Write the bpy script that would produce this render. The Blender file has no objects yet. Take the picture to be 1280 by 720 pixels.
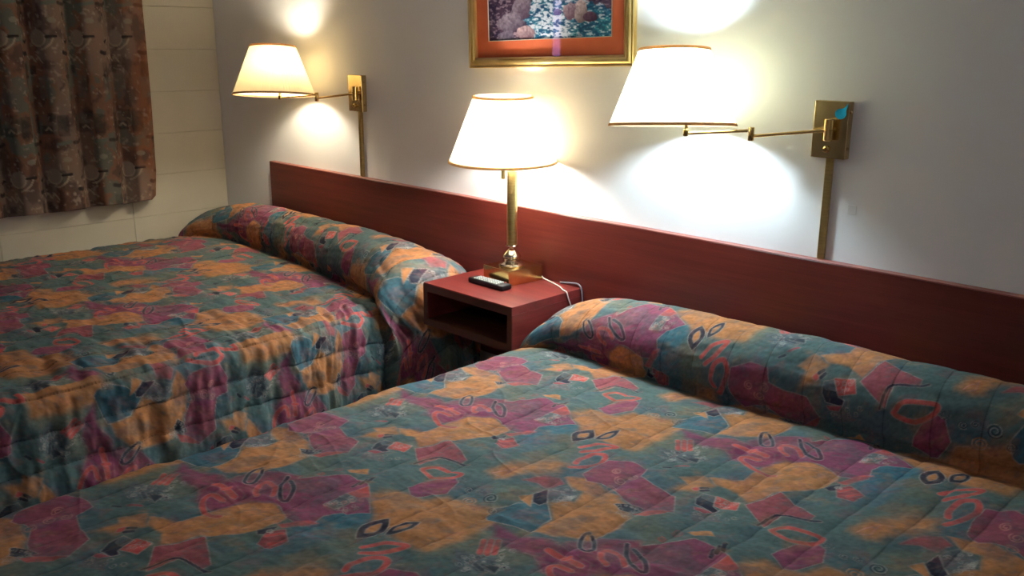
import bpy, bmesh, math, random
import numpy as np
from mathutils import Vector, Matrix
random.seed(7)
C = bpy.context.scene.collection
PI = math.pi
def rad(a): return math.radians(a)

# ------------------------------------------------------------------ helpers
def link(name, me, mat=None, parent=None, smooth=False):
    o = bpy.data.objects.new(name, me); C.objects.link(o)
    if mat is not None: me.materials.append(mat)
    if parent is not None: o.parent = parent
    if smooth:
        me.polygons.foreach_set('use_smooth', [True]*len(me.polygons))
    return o
def obj(name, bm, mat=None, parent=None, smooth=False, autosmooth=None):
    me = bpy.data.meshes.new(name)
    bmesh.ops.recalc_face_normals(bm, faces=bm.faces)
    if autosmooth is not None:
        for e in bm.edges:
            if len(e.link_faces) == 2 and e.calc_face_angle(0) > rad(autosmooth): e.smooth = False
        smooth = True
    bm.to_mesh(me); bm.free()
    return link(name, me, mat, parent, smooth)
def tag(o, label=None, cat=None, group=None, kind=None):
    if label: o['label'] = label
    if cat: o['category'] = cat
    if group: o['group'] = group
    if kind: o['kind'] = kind
    return o
def empty(name, loc, label, cat, group=None, rot=0):
    o = bpy.data.objects.new(name, None); C.objects.link(o)
    o.location = loc; o.rotation_euler = (0, 0, rot); o.empty_display_size = .05
    return tag(o, label, cat, group)
def box(bm, x0, x1, y0, y1, z0, z1, bev=0, seg=2, M=None):
    g = bmesh.ops.create_cube(bm, size=1)
    vs = g['verts']
    for v in vs:
        v.co = Vector(((x0+x1)/2+v.co.x*(x1-x0), (y0+y1)/2+v.co.y*(y1-y0), (z0+z1)/2+v.co.z*(z1-z0)))
    if bev:
        es = list({e for v in vs for e in v.link_edges})
        r = bmesh.ops.bevel(bm, geom=es, offset=bev, segments=seg, profile=.5, affect='EDGES')
        vs = list({v for f in r['faces'] for v in f.verts} | {v for v in vs if v.is_valid})
    if M is not None:
        for v in vs: v.co = M @ v.co
    return bm
def bx(*a, **k): return box(bmesh.new(), *a, **k)
def lathe(bm, prof, seg=48, c=(0, 0, 0), M=None, close=False):
    """prof: list of (r,z)"""
    rings = []
    for r, z in prof:
        if r < 1e-6:
            rings.append([bm.verts.new((0, 0, z))])
        else:
            rings.append([bm.verts.new((r*math.cos(2*PI*k/seg), r*math.sin(2*PI*k/seg), z)) for k in range(seg)])
    pairs = list(zip(rings[:-1], rings[1:]))
    if close: pairs.append((rings[-1], rings[0]))
    for A, B in pairs:
        for k in range(seg):
            a, b = A[k % len(A)], A[(k+1) % len(A)]
            c2, d = B[(k+1) % len(B)], B[k % len(B)]
            q = []
            for v in (a, b, c2, d):
                if v not in q: q.append(v)
            if len(q) > 2: bm.faces.new(q)
    T = Matrix.Translation(c)
    if M is not None: T = T @ M
    for R in rings:
        for v in R: v.co = T @ v.co
    return bm
def spline(pts, n):
    """Catmull-Rom through pts"""
    P = [Vector(p) for p in pts]; P = [2*P[0]-P[1]] + P + [2*P[-1]-P[-2]]
    out = []
    for i in range(1, len(P)-2):
        for k in range(n):
            t = k/n; a, b, c, d = P[i-1], P[i], P[i+1], P[i+2]
            out.append(.5*((2*b)+(c-a)*t+(2*a-5*b+4*c-d)*t*t+(3*b-a-3*c+d)*t**3))
    out.append(P[-2]); return out
def tube(bm, pts, r, seg=12, caps=True):
    P = [Vector(p) for p in pts]; rings = []
    up = Vector((0, 0, 1))
    for i, p in enumerate(P):
        t = (P[min(i+1, len(P)-1)]-P[max(i-1, 0)]).normalized()
        n = t.cross(up)
        if n.length < 1e-3: n = t.cross(Vector((1, 0, 0)))
        n.normalize(); b = t.cross(n)
        rr = r[i] if isinstance(r, (list, tuple)) else r
        rings.append([bm.verts.new(p+n*rr*math.cos(2*PI*k/seg)+b*rr*math.sin(2*PI*k/seg)) for k in range(seg)])
    for A, B in zip(rings[:-1], rings[1:]):
        for k in range(seg): bm.faces.new((A[k], A[(k+1) % seg], B[(k+1) % seg], B[k]))
    if caps: bm.faces.new(rings[0]); bm.faces.new(rings[-1][::-1])
    return bm
def grid_mesh(name, P, mat, parent=None, col=None, uv=None, smooth=True):
    """P: (na,nb,3) array -> quad mesh, with an optional colour per vertex"""
    na, nb = P.shape[:2]
    me = bpy.data.meshes.new(name)
    idx = np.arange(na*nb).reshape(na, nb)
    F = np.stack([idx[:-1, :-1], idx[1:, :-1], idx[1:, 1:], idx[:-1, 1:]], -1).reshape(-1, 4)
    me.vertices.add(na*nb); me.vertices.foreach_set('co', P.reshape(-1).astype(np.float32))
    me.loops.add(F.size); me.loops.foreach_set('vertex_index', F.reshape(-1).astype(np.int32))
    me.polygons.add(len(F)); me.polygons.foreach_set('loop_start', np.arange(0, F.size, 4).astype(np.int32))
    me.update(calc_edges=True)
    if col is not None:
        a = me.color_attributes.new('cloth', 'FLOAT_COLOR', 'POINT')
        c4 = np.ones((na*nb, 4), np.float32); c4[:, :3] = col.reshape(-1, 3)
        a.data.foreach_set('color', c4.reshape(-1))
    if uv is not None:
        u = me.uv_layers.new(name='UVMap')
        u.data.foreach_set('uv', uv.reshape(-1, 2)[F.reshape(-1)].reshape(-1).astype(np.float32))
    return link(name, me, mat, parent, smooth)

# numpy noise
def vnoise(x, y, seed=0):
    rs = np.random.RandomState(seed); T = rs.rand(256, 256)
    xi = np.floor(x).astype(int); yi = np.floor(y).astype(int)
    fx = x-xi; fy = y-yi; fx = fx*fx*(3-2*fx); fy = fy*fy*(3-2*fy)
    g = lambda a, b: T[a & 255, b & 255]
    return (g(xi, yi)*(1-fx)+g(xi+1, yi)*fx)*(1-fy)+(g(xi, yi+1)*(1-fx)+g(xi+1, yi+1)*fx)*fy
def fbm(x, y, seed=0, o=4):
    s = 0; a = .5; t = 0
    for k in range(o):
        s = s+a*vnoise(x*2**k+17.3*k, y*2**k-9.1*k, seed+k); t += a; a *= .5
    return s/t
def sstep(a, b, x):
    t = np.clip((x-a)/(b-a), 0, 1); return t*t*(3-2*t)

# ------------------------------------------------------------------ materials
def mat(name, col=(.8, .8, .8), rough=.5, metal=0, spec=.5, emit=None, es=0):
    m = bpy.data.materials.new(name); m.use_nodes = True
    b = m.node_tree.nodes['Principled BSDF']
    b.inputs['Base Color'].default_value = (*col, 1); b.inputs['Roughness'].default_value = rough
    b.inputs['Metallic'].default_value = metal; b.inputs['Specular IOR Level'].default_value = spec
    if emit:
        b.inputs['Emission Color'].default_value = (*emit, 1); b.inputs['Emission Strength'].default_value = es
    return m
class N:
    def __init__(s, m): s.t = m.node_tree; s.b = s.t.nodes.get('Principled BSDF')
    def n(s, typ, **k):
        d = s.t.nodes.new(typ)
        for a, v in k.items():
            if a.startswith('i_'): d.inputs[a[2:].replace('_', ' ')].default_value = v
            else: setattr(d, a, v)
        return d
    def l(s, a, b): s.t.links.new(a, b)
def noisy(m, c1, c2, scale=(5, 5, 5), detail=4, bump=0, bscale=None, lo=.35, hi=.65):
    q = N(m)
    tc = q.n('ShaderNodeTexCoord'); mp = q.n('ShaderNodeMapping'); mp.inputs['Scale'].default_value = scale
    no = q.n('ShaderNodeTexNoise', i_Scale=1.0, i_Detail=detail); cr = q.n('ShaderNodeValToRGB')
    cr.color_ramp.elements[0].position = lo; cr.color_ramp.elements[0].color = (*c1, 1)
    cr.color_ramp.elements[1].position = hi; cr.color_ramp.elements[1].color = (*c2, 1)
    q.l(tc.outputs['Object'], mp.inputs['Vector']); q.l(mp.outputs[0], no.inputs['Vector'])
    q.l(no.outputs['Fac'], cr.inputs[0]); q.l(cr.outputs[0], q.b.inputs['Base Color'])
    if bump:
        n2 = q.n('ShaderNodeTexNoise', i_Scale=bscale or 200.0, i_Detail=3.0); bp = q.n('ShaderNodeBump', i_Strength=bump, i_Distance=.002)
        q.l(tc.outputs['Object'], n2.inputs['Vector']); q.l(n2.outputs['Fac'], bp.inputs['Height']); q.l(bp.outputs[0], q.b.inputs['Normal'])
    return m
def vcol(name, rough=.85, grain=.12, bump=.25, sheen=0, gscale=900):
    """cloth / print whose design sits in the mesh, with a fine woven grain"""
    m = mat(name, rough=rough, spec=.12); q = N(m)
    at = q.n('ShaderNodeAttribute', attribute_name='cloth'); tc = q.n('ShaderNodeTexCoord')
    no = q.n('ShaderNodeTexNoise', i_Scale=float(gscale), i_Detail=2.0)
    mr = q.n('ShaderNodeMapRange'); mr.inputs['To Min'].default_value = 1-grain; mr.inputs['To Max'].default_value = 1+grain
    mx = q.n('ShaderNodeVectorMath', operation='MULTIPLY')
    q.l(tc.outputs['Object'], no.inputs['Vector']); q.l(no.outputs['Fac'], mr.inputs['Value'])
    q.l(at.outputs['Color'], mx.inputs[0]); q.l(mr.outputs[0], mx.inputs[1]); q.l(mx.outputs[0], q.b.inputs['Base Color'])
    if bump:
        bp = q.n('ShaderNodeBump', i_Strength=bump, i_Distance=.001); q.l(no.outputs['Fac'], bp.inputs['Height']); q.l(bp.outputs[0], q.b.inputs['Normal'])
    if sheen: q.b.inputs['Sheen Weight'].default_value = sheen
    return m

M_wall = noisy(mat('painted_plaster', rough=.75, spec=.25), (.81, .80, .80), (.85, .84, .84), (2, 2, 2), bump=.12, bscale=120)
M_block = noisy(mat('painted_block', rough=.7, spec=.3), (.68, .63, .51), (.74, .69, .57), (3, 3, 3), bump=.35, bscale=160)
M_groove = mat('block_joint_paint', (.60, .55, .44), .8)
M_ceiling = mat('ceiling_paint', (.82, .81, .79), .8)
M_plain = mat('side_wall_paint', (.70, .68, .65), .8)
M_carpet = noisy(mat('carpet', rough=.95, spec=.1), (.10, .075, .06), (.16, .12, .095), (40, 40, 40), bump=.6, bscale=400)
def wood(name, c1, c2, c3, axis=0, rough=.34):
    m = mat(name, rough=rough, spec=.45); q = N(m)
    tc = q.n('ShaderNodeTexCoord'); mp = q.n('ShaderNodeMapping')
    s = [34, 34, 34]; s[axis] = 1.3; mp.inputs['Scale'].default_value = s
    n1 = q.n('ShaderNodeTexNoise', i_Scale=1.0, i_Detail=5.0, i_Roughness=.6, i_Distortion=.4)
    mp2 = q.n('ShaderNodeMapping'); s2 = [7, 7, 7]; s2[axis] = .8; mp2.inputs['Scale'].default_value = s2
    n2 = q.n('ShaderNodeTexNoise', i_Scale=1.0, i_Detail=3.0)
    mp3 = q.n('ShaderNodeMapping'); s3 = [260, 260, 260]; s3[axis] = 6; mp3.inputs['Scale'].default_value = s3
    n3 = q.n('ShaderNodeTexNoise', i_Scale=1.0, i_Detail=2.0)
    for p in (mp, mp2, mp3): q.l(tc.outputs['Object'], p.inputs['Vector'])
    q.l(mp.outputs[0], n1.inputs['Vector']); q.l(mp2.outputs[0], n2.inputs['Vector']); q.l(mp3.outputs[0], n3.inputs['Vector'])
    a = q.n('ShaderNodeMath', operation='ADD'); q.l(n1.outputs['Fac'], a.inputs[0]); q.l(n2.outputs['Fac'], a.inputs[1])
    b = q.n('ShaderNodeMath', operation='MULTIPLY_ADD'); q.l(n3.outputs['Fac'], b.inputs[0]); b.inputs[1].default_value = .35; q.l(a.outputs[0], b.inputs[2])
    cr = q.n('ShaderNodeValToRGB'); e = cr.color_ramp.elements
    mr = q.n('ShaderNodeMapRange'); mr.inputs['From Min'].default_value = .75; mr.inputs['From Max'].default_value = 1.55
    q.l(b.outputs[0], mr.inputs['Value']); q.l(mr.outputs[0], cr.inputs[0])
    e[0].position = 0; e[0].color = (*c1, 1); e[1].position = 1; e[1].color = (*c3, 1)
    x = e.new(.5); x.color = (*c2, 1)
    q.l(cr.outputs[0], q.b.inputs['Base Color'])
    return m
M_wood = wood('mahogany_panel', (.048, .0072, .0055), (.092, .0140, .010), (.138, .026, .018), 0)
M_wood_y = wood('nightstand_side_veneer', (.085, .012, .011), (.15, .021, .019), (.21, .036, .031), 1)
M_top = wood('nightstand_top_veneer', (.085, .012, .011), (.15, .021, .019), (.21, .036, .031), 0)
M_edge_glare = mat('edge_glare_pink', (.30, .10, .085), .4)  # headboard wood lightened to pink for glare along its top
M_brown = wood('nightstand_edge', (.07, .020, .010), (.10, .030, .016), (.13, .042, .022), 0, .5)
M_brass = noisy(mat('polished_brass', rough=.2, metal=1), (.66, .45, .17), (.74, .52, .21), (30, 30, 30))
M_brass_dull = noisy(mat('satin_brass', rough=.34, metal=1), (.50, .38, .15), (.58, .45, .19), (25, 25, 200))
M_plate = noisy(mat('lacquered_brass_plate', rough=.24, metal=1), (.55, .40, .19), (.62, .46, .23), (20, 20, 20))
M_chrome = mat('worn_brass_turning', (.72, .62, .47), .14, 1)
M_gold = noisy(mat('gilt_frame', rough=.32, metal=.85), (.60, .40, .13), (.80, .60, .26), (8, 30, 8))
M_black = mat('black_plastic', (.012, .012, .014), .4)
M_white = mat('white_cord', (.75, .72, .66), .5)
M_grey = mat('grey_cord', (.18, .17, .2), .5)
M_screw = mat('screw', (.35, .26, .12), .35, 1)
# lamp strengths, added ceiling fill and exposure
PWL, PWR, PWT, PWFILL, WORLD, EXPO = 250., 560., 450., 25., 5.0, 0.25
# ------------------------------------------------------------------ camera
cam = bpy.data.cameras.new('camera'); cam_o = bpy.data.objects.new('camera', cam); C.objects.link(cam_o)
cam_o.matrix_world = Matrix(((0.706481, -0.189811, 0.681804, 4.52216), (0.707712, 0.182126, -0.682623, -2.37252), (0.005395, 0.964781, 0.263000, 1.48963), (0, 0, 0, 1)))
cam.sensor_width = 36; cam.lens = 1149.19/1280*36; cam.clip_start = .02
bpy.context.scene.camera = cam_o

# ------------------------------------------------------------------ room
RX, RY, RZ = 5.7, -4.6, 2.45
def struct(name, bm, m, parent=None, **k): 
    o = obj(name, bm, m, parent, **k); 
    if parent is None: o['kind'] = 'structure'
    return o
struct('floor', bx(-.25, RX+.1, RY-.1, .1, -.1, 0), M_carpet)
struct('ceiling', bx(-.25, RX+.1, RY-.1, .1, RZ, RZ+.1), M_ceiling)
wb = struct('wall_back', bx(-.2, RX+.1, 0, .1, 0, RZ), M_wall)
struct('wall_right', bx(RX, RX+.1, RY, 0, 0, RZ), M_plain)
struct('wall_front', bx(-.2, RX+.1, RY-.1, RY, 0, RZ), M_plain)
# small holes and a chipped patch left in the plaster
for x, z, r in ((3.221, .965, .0022), (3.266, .969, .0028), (3.246, .985, .0012)):
    obj('nail_hole', lathe(bmesh.new(), [(0, -.0006), (r, -.0006), (r*.8, -.0012), (0, -.0012)], 10, (x, 0, z), Matrix.Rotation(-PI/2, 4, 'X') @ Matrix.Scale(-1, 4, (0, 0, 1))), mat('hole', (.08, .07, .06), .9), wb)
bm = bx(3.431, 3.455, -.0014, 0, 1.034, 1.060, .0006, 1); obj('chipped_patch', bm, mat('patch', (.77, .75, .74), .8), wb)
# left wall: painted concrete block, a window opening behind the curtain
CH = .2032; WY0, WY1, WZ0, WZ1 = -.80, -3.95, CH*4, 2.13
bm = bmesh.new()
box(bm, -.19, -.005, RY, WY1-.0, 0, RZ); box(bm, -.19, -.005, WY0, 0, 0, RZ)
box(bm, -.19, -.005, WY1, WY0, 0, WZ0-.0); box(bm, -.19, -.005, WY1, WY0, WZ1, RZ)
wl = struct('wall_left', bm, M_groove)
bm = bmesh.new()
for r in range(12):
    z0, z1 = r*CH, min((r+1)*CH, RZ)
    ys = [0, -.514]
    while ys[-1] > RY: ys.append(max(ys[-1]-.618, RY))
    for a, b in zip(ys[:-1], ys[1:]):
        if a-b < .05: continue
        pieces = [(a, b)]
        if z1 > WZ0+.02 and z0 < WZ1-.02:
            pieces = []
            if a > WY0: pieces.append((a, max(b, WY0)))
            if b < WY1: pieces.append((min(a, WY1), b))
        for a2, b2 in pieces:
            if a2-b2 > .03: box(bm, -.012, 0, b2+.0009, a2-.0009, z0+.0009, z1-.0009, .0025, 2)
obj('block_facing', bm, M_block, wl)
# window: frame and panes, dusk light outside
wn = tag(bpy.data.objects.new('window_1', None), kind='structure'); C.objects.link(wn); wn.location = (-.1, (WY0+WY1)/2, WZ0)
hw = (WY0-WY1)/2; bm = bmesh.new(); hh = WZ1-WZ0
for y0, y1, z0, z1 in ((-hw, hw, 0, .05), (-hw, hw, hh-.05, hh), (-hw, -hw+.05, 0, hh), (hw-.05, hw, 0, hh), (-.02+.5, .02+.5, 0, hh)):
    box(bm, -.03, .03, y0, y1, z0, z1, .004, 1)
obj('window_frame', bm, mat('aluminium_frame', (.5, .5, .5), .4, .8), wn)
g = mat('window_glass', (1, 1, 1), .02); g.node_tree.nodes['Principled BSDF'].inputs['Transmission Weight'].default_value = 1
obj('pane', bx(-.003, .003, -hw+.04, hw-.04, .04, hh-.04), g, wn)

# ------------------------------------------------------------------ headboard
hb = obj('headboard', bx(.50, 5.05, -.03, -.001, .30, .897, .0012, 1), M_wood)
tag(hb, 'long low mahogany headboard panel fixed along the back wall behind both beds', 'headboard')
obj('top_edge_glare', bx(.50, 5.05, -.0302, -.001, .8972, .9005, .0008, 1), M_edge_glare, hb)  # thin top strip with the lamp glare painted into its colour

# ------------------------------------------------------------------ nightstand
NX0, NX1, NY, NZ = 2.084, 2.526, -.374, .654
ns = empty('nightstand', ((NX0+NX1)/2, -.2, .5), 'small open-fronted reddish nightstand mounted between the two beds', 'nightstand')
def loc(bm, o):
    bmesh.ops.translate(bm, vec=-Vector(o.location), verts=bm.verts); return bm
def nbox(x0, x1, y0, y1, z0, z1, b=.0012): return loc(bx(x0, x1, y0, y1, z0, z1, b, 1), ns)
obj('top', nbox(NX0, NX1, NY, -.031, NZ-.028, NZ), M_top, ns)
obj('side_panel', nbox(NX0, NX0+.021, NY+.001, -.031, .500, NZ-.028), M_wood_y, ns)
obj('side_panel', nbox(NX1-.021, NX1, NY+.001, -.031, .500, NZ-.028), M_wood_y, ns)
obj('bottom_shelf', nbox(NX0+.021, NX1-.021, NY+.001, -.031, .500, .526), M_brown, ns)
obj('back_panel', nbox(NX0+.021, NX1-.021, -.043, -.032, .526, NZ-.028), M_brown, ns)
fe = obj('front_edge', nbox(NX0, NX1, NY-.0012, NY, NZ-.030, NZ-.004, 0), M_brown, ns)
obj('front_edge', nbox(NX0, NX1, NY-.0012, NY, .500, .525, 0), M_brown, ns)
obj('front_edge', nbox(NX0, NX0+.021, NY-.0012, NY, .525, NZ-.030, 0), M_brown, ns)
obj('front_edge', nbox(NX1-.021, NX1, NY-.0012, NY, .525, NZ-.030, 0), M_brown, ns)

# ------------------------------------------------------------------ lamp shade
def shade_mat(name, tint, trans, face=(.80, .74, .60)):
    m = bpy.data.materials.new(name); m.use_nodes = True; t = m.node_tree; t.nodes.clear()
    q = N(m); out = q.n('ShaderNodeOutputMaterial')
    d = q.n('ShaderNodeBsdfDiffuse'); d.inputs[0].default_value = (*face, 1)
    tr = q.n('ShaderNodeBsdfTranslucent')
    tc = q.n('ShaderNodeTexCoord'); sp = q.n('ShaderNodeSeparateXYZ'); q.l(tc.outputs['Object'], sp.inputs[0])
    at = q.n('ShaderNodeMath', operation='ARCTAN2'); q.l(sp.outputs[1], at.inputs[0]); q.l(sp.outputs[0], at.inputs[1])
    cb = q.n('ShaderNodeCombineXYZ'); mu = q.n('ShaderNodeMath', operation='MULTIPLY'); q.l(at.outputs[0], mu.inputs[0]); mu.inputs[1].default_value = 34
    q.l(mu.outputs[0], cb.inputs[0]); no = q.n('ShaderNodeTexNoise', i_Scale=1.0, i_Detail=3.0); q.l(cb.outputs[0], no.inputs['Vector'])
    cr = q.n('ShaderNodeValToRGB'); e = cr.color_ramp.elements
    e[0].position = .3; e[0].color = (*[c*.78 for c in tint], 1); e[1].position = .7; e[1].color = (*tint, 1)
    q.l(no.outputs['Fac'], cr.inputs[0]); q.l(cr.outputs[0], tr.inputs[0])
    mx = q.n('ShaderNodeMixShader'); mx.inputs[0].default_value = trans
    q.l(d.outputs[0], mx.inputs[1]); q.l(tr.outputs[0], mx.inputs[2]); q.l(mx.outputs[0], out.inputs[0])
    return m
def bulb_mat(name, col, s):
    m = bpy.data.materials.new(name); m.use_nodes = True; t = m.node_tree; t.nodes.clear()
    o = t.nodes.new('ShaderNodeOutputMaterial'); e = t.nodes.new('ShaderNodeEmission'); e.inputs[0].default_value = (*col, 1); e.inputs[1].default_value = s
    t.links.new(e.outputs[0], o.inputs[0]); return m
def make_shade(parent, at, rb, rt, h, rot, mshade, mtrim, pleats=90):
    """cone shade with pleats; `at` = centre of the bottom rim, rot tilts it"""
    M = Matrix.Translation(at) @ rot
    bm = bmesh.new(); seg = pleats*4; rings = []
    for k in range(13):
        t = k/12; rr = rb+(rt-rb)*t
        rings.append([bm.verts.new(((rr+.0011*math.cos(2*PI*j*pleats/seg))*math.cos(2*PI*j/seg), (rr+.0011*math.cos(2*PI*j*pleats/seg))*math.sin(2*PI*j/seg), h*t)) for j in range(seg)])
    for A, B in zip(rings[:-1], rings[1:]):
        for j in range(seg): bm.faces.new((A[j], A[(j+1) % seg], B[(j+1) % seg], B[j]))
    sh = obj('lamp_shade', bm, mshade, parent, smooth=True); sh.matrix_local = M
    w = .008
    sl = (rt-rb)/h
    for z0, r0, hh in ((-.001, rb+.0005, w), (h-w+.003, rt-sl*(w-.003)+.0005, w)):
        bm = lathe(bmesh.new(), [(r0-.0035, z0), (r0+.003, z0), (r0+.003+sl*hh, z0+hh), (r0-.0035+sl*hh, z0+hh)], 96, close=True)
        obj('trim', bm, mtrim, sh, autosmooth=50)
    # wire spider under the top rim
    bm = bmesh.new(); zz = h-.012; rs = rt-sl*.012-.002
    for k in range(3):
        a = 2*PI*k/3+.4; tube(bm, [(0, 0, zz-.012), (rs*math.cos(a), rs*math.sin(a), zz)], .0014, 6)
    obj('shade_carrier', bm, M_brass, sh)
    return sh, M
M_trim = shade_mat('shade_trim', (.62, .40, .22), .45, (.42, .28, .16))
M_trim_pale = shade_mat('shade_trim_cream', (.80, .60, .36), .55, (.62, .50, .33))
def bulb_prof(): return [(0, .112), (.012, .110), (.022, .102), (.0285, .088), (.030, .076), (.027, .060), (.020, .044), (.0145, .032), (.0135, .022)]

# ------------------------------------------------------------------ swing-arm wall lamps
def swing_lamp(px, kn, jt, en, label, wid, shade_c, tilt_axis, tilt, shade_m, bulb_m, zl, lift=0):
    root = empty('swing_arm_wall_lamp', (px, 0, 1.181), label, 'wall lamp', 'brass swing-arm lamps on the back wall')
    L = lambda bm: loc(bm, root)
    hwid = .0485
    pl = obj('wall_plate', L(bx(px-hwid, px+hwid, -.026, -.0005, 1.181, 1.332, .0015, 2)), M_plate, root)
    for dz in (.028, .123):
        bm = lathe(bmesh.new(), [(0, .003), (.0032, .0024), (.0042, .001), (.0044, 0), (0, 0)], 14, (px+hwid, -.013, 1.181+dz), Matrix.Rotation(PI/2, 4, 'Y'))
        obj('screw', L(bm), M_screw, pl, autosmooth=40)
        # local offset: plate has identity, so the screw keeps lamp space
    if px > 3:  # blue reflection in the brass, painted as a thin flat decal
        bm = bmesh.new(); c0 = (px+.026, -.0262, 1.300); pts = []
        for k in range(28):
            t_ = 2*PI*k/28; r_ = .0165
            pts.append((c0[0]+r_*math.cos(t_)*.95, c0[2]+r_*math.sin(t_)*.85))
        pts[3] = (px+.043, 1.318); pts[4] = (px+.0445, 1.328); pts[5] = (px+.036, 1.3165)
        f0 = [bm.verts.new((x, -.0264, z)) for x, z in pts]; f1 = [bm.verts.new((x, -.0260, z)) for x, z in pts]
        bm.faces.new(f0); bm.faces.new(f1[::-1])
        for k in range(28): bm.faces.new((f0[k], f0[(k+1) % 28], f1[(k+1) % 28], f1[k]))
        obj('painted_reflection', L(bm), mat('reflection_blue', (.01, .30, .52), .25), pl)
    # switch knob on the plate
    bm = lathe(bmesh.new(), [(0, .016), (.0035, .0155), (.0042, .012), (.0042, .006), (.009, .004), (.010, 0), (0, 0)], 20, (px-.004, -.026, 1.205), Matrix.Rotation(PI/2, 4, 'X'))
    obj('switch', L(bm), M_brass, root, autosmooth=40)
    kx, ky = kn; jx, jy = jt; ex, ey = en; z, zj, ze = zl
    bm = lathe(bmesh.new(), [(0, -.029), (.0105, -.029), (.0125, -.027), (.0125, -.001), (.0115, 0), (.0125, .001), (.0125, .027), (.0105, .029), (0, .029)], 28, (kx, ky, z))
    tube(bm, [(kx, -.026, z), (kx, ky, z)], .008, 16)
    obj('knuckle', L(bm), M_brass, root, autosmooth=40)
    def arm(ax, ay, bx_, by, za, zb):
        d = Vector((bx_-ax, by-ay, 0)).normalized()
        return tube(bmesh.new(), [Vector((ax, ay, za))+d*.010, Vector((bx_, by, zb))-d*.007], .0046, 14)
    obj('arm', L(arm(kx, ky, jx, jy, z-.002, zj-.006)), M_brass, root, smooth=False, autosmooth=40)
    bm = lathe(bmesh.new(), [(0, -.019), (.0075, -.019), (.0085, -.0175), (.0085, -.0005), (.0078, 0), (.0085, .0005), (.0085, .0165), (.0075, .018), (0, .018)], 24, (jx, jy, zj))
    obj('elbow_joint', L(bm), M_brass, root, autosmooth=40)
    obj('arm', L(arm(jx, jy, ex, ey, zj+.008, ze+.004)), M_brass, root, autosmooth=40)
    sc = Vector(shade_c)
    bm = lathe(bmesh.new(), [(0, -.004), (.007, -.004), (.008, -.002), (.008, .013), (.005, .016), (.0045, .022+lift), (.008, .024+lift), (.009, .028+lift), (0, .028+lift)], 24, (ex, ey, ze))
    obj('arm_end', L(bm), M_brass, root, autosmooth=40)
    rot = Matrix.Rotation(tilt, 4, tilt_axis)
    at = sc-Vector(root.location)
    sh, M = make_shade(root, at, .176, .096, .208, rot, shade_m, M_trim)
    # socket on the shade's own axis, bulb above it
    base = Vector((ex, ey, ze+.026+lift))-Vector(root.location)
    axis = (M.to_3x3() @ Vector((0, 0, 1))).normalized()
    q = axis.to_track_quat('Z', 'Y').to_matrix().to_4x4()
    bm = lathe(bmesh.new(), [(0, 0), (.010, 0), (.013, .006), (.017, .012), (.017, .020), (.015, .030), (0, .030)], 28, base, q)
    so = obj('socket', bm, M_brass_dull, root, autosmooth=40)
    bm = lathe(bmesh.new(), bulb_prof(), 24, base+axis*.010, q)
    obj('bulb', bm, bulb_m, root, smooth=True)
    # harp: two wires from the socket up to the carrier
    top = M @ Vector((0, 0, .208-.022)); bm = bmesh.new()
    side = axis.cross(Vector((0, 1, 0))).normalized()
    for s in (-1, 1):
        b0 = base+axis*.03+side*s*.016
        tube(bm, spline([b0, b0+side*s*.024+axis*.03, b0+side*s*.024+axis*.085, top+axis*.004], 8), .0016, 8)
    obj('harp', bm, M_brass, root, smooth=True)
    return root
M_sh_L = shade_mat('pleated_shade_warm', (.98, .78, .42), .135)
M_sh_R = shade_mat('pleated_shade', (.98, .84, .52), .46)
M_sh_T = shade_mat('linen_shade', (1.0, .84, .54), .26)
B_L = bulb_mat('warm_white_bulb', (1, .90, .70), PWL)
B_R = bulb_mat('cool_white_bulb', (.70, .89, 1.0), PWR)
B_T = bulb_mat('white_bulb', (1, .97, .91), PWT)
vx = Vector((.706, .708, 0))     # horizontal axis along which both shades lean
swing_lamp(1.228, (1.254, -.045), (1.080, -.120), (.932, -.210), 'brass swing-arm wall lamp above the far bed, beside the block wall', .09,
           (.890, -.212, 1.240), vx, rad(-7), M_sh_L, B_L, (1.258, 1.239, 1.229), .030)
swing_lamp(3.371, (3.377, -.045), (3.180, -.100), (3.041, -.210), 'brass swing-arm wall lamp above the near bed, right of the picture', .1,
           (2.995, -.212, 1.253), vx, rad(-6), M_sh_R, B_R, (1.258, 1.237, 1.232), .036)
for x, lab in ((1.236, 'brass cord cover running down the wall under the lamp over the far bed'), (3.371, 'brass cord cover running down the wall under the lamp over the near bed')):
    o = obj('cord_cover', bx(x-.010, x+.010, -.014, -.0005, .9008, 1.1805, .003, 3), M_brass_dull)
    tag(o, lab, 'cord cover', 'brass cord covers on the back wall')

# ------------------------------------------------------------------ table lamp
tl = empty('table_lamp', (2.274, -.123, NZ), 'lit brass table lamp with square base and cream shade on the nightstand', 'table lamp', rot=rad(-5))
bm = bmesh.new(); box(bm, -.070, .070, -.073, .083, .0, .054, .0012, 2)
obj('base', bm, M_brass, tl)
obj('base_foot', bx(-.066, .066, -.069, .069, -.0, .001), M_black, tl).location.z = .0005
prof = [(0, .054), (.046, .054), (.0475, .057), (.046, .061), (.040, .064), (.032, .066), (.0275, .070), (.0265, .075), (.0275, .079), (.0305, .082), (.0325, .085), (.0325, .088),
        (.031, .092), (.027, .097), (.022, .103), (.017, .108), (.0125, .113), (.0100, .116), (.0098, .119), (.014, .121), (.0215, .123), (.0225, .126), (.021, .129), (.0, .129)]
obj('turned_foot', lathe(bmesh.new(), prof, 48), M_chrome, tl, autosmooth=35)
obj('column', lathe(bmesh.new(), [(0, .129), (.0185, .129), (.0185, .386), (.0170, .390), (.010, .391), (.0, .391)], 40), M_brass_dull, tl, autosmooth=40)
obj('neck', lathe(bmesh.new(), [(0, .390), (.0105, .390), (.0105, .396), (.006, .399), (.005, .408), (.0, .408)], 32), M_brass, tl, autosmooth=40)
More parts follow.
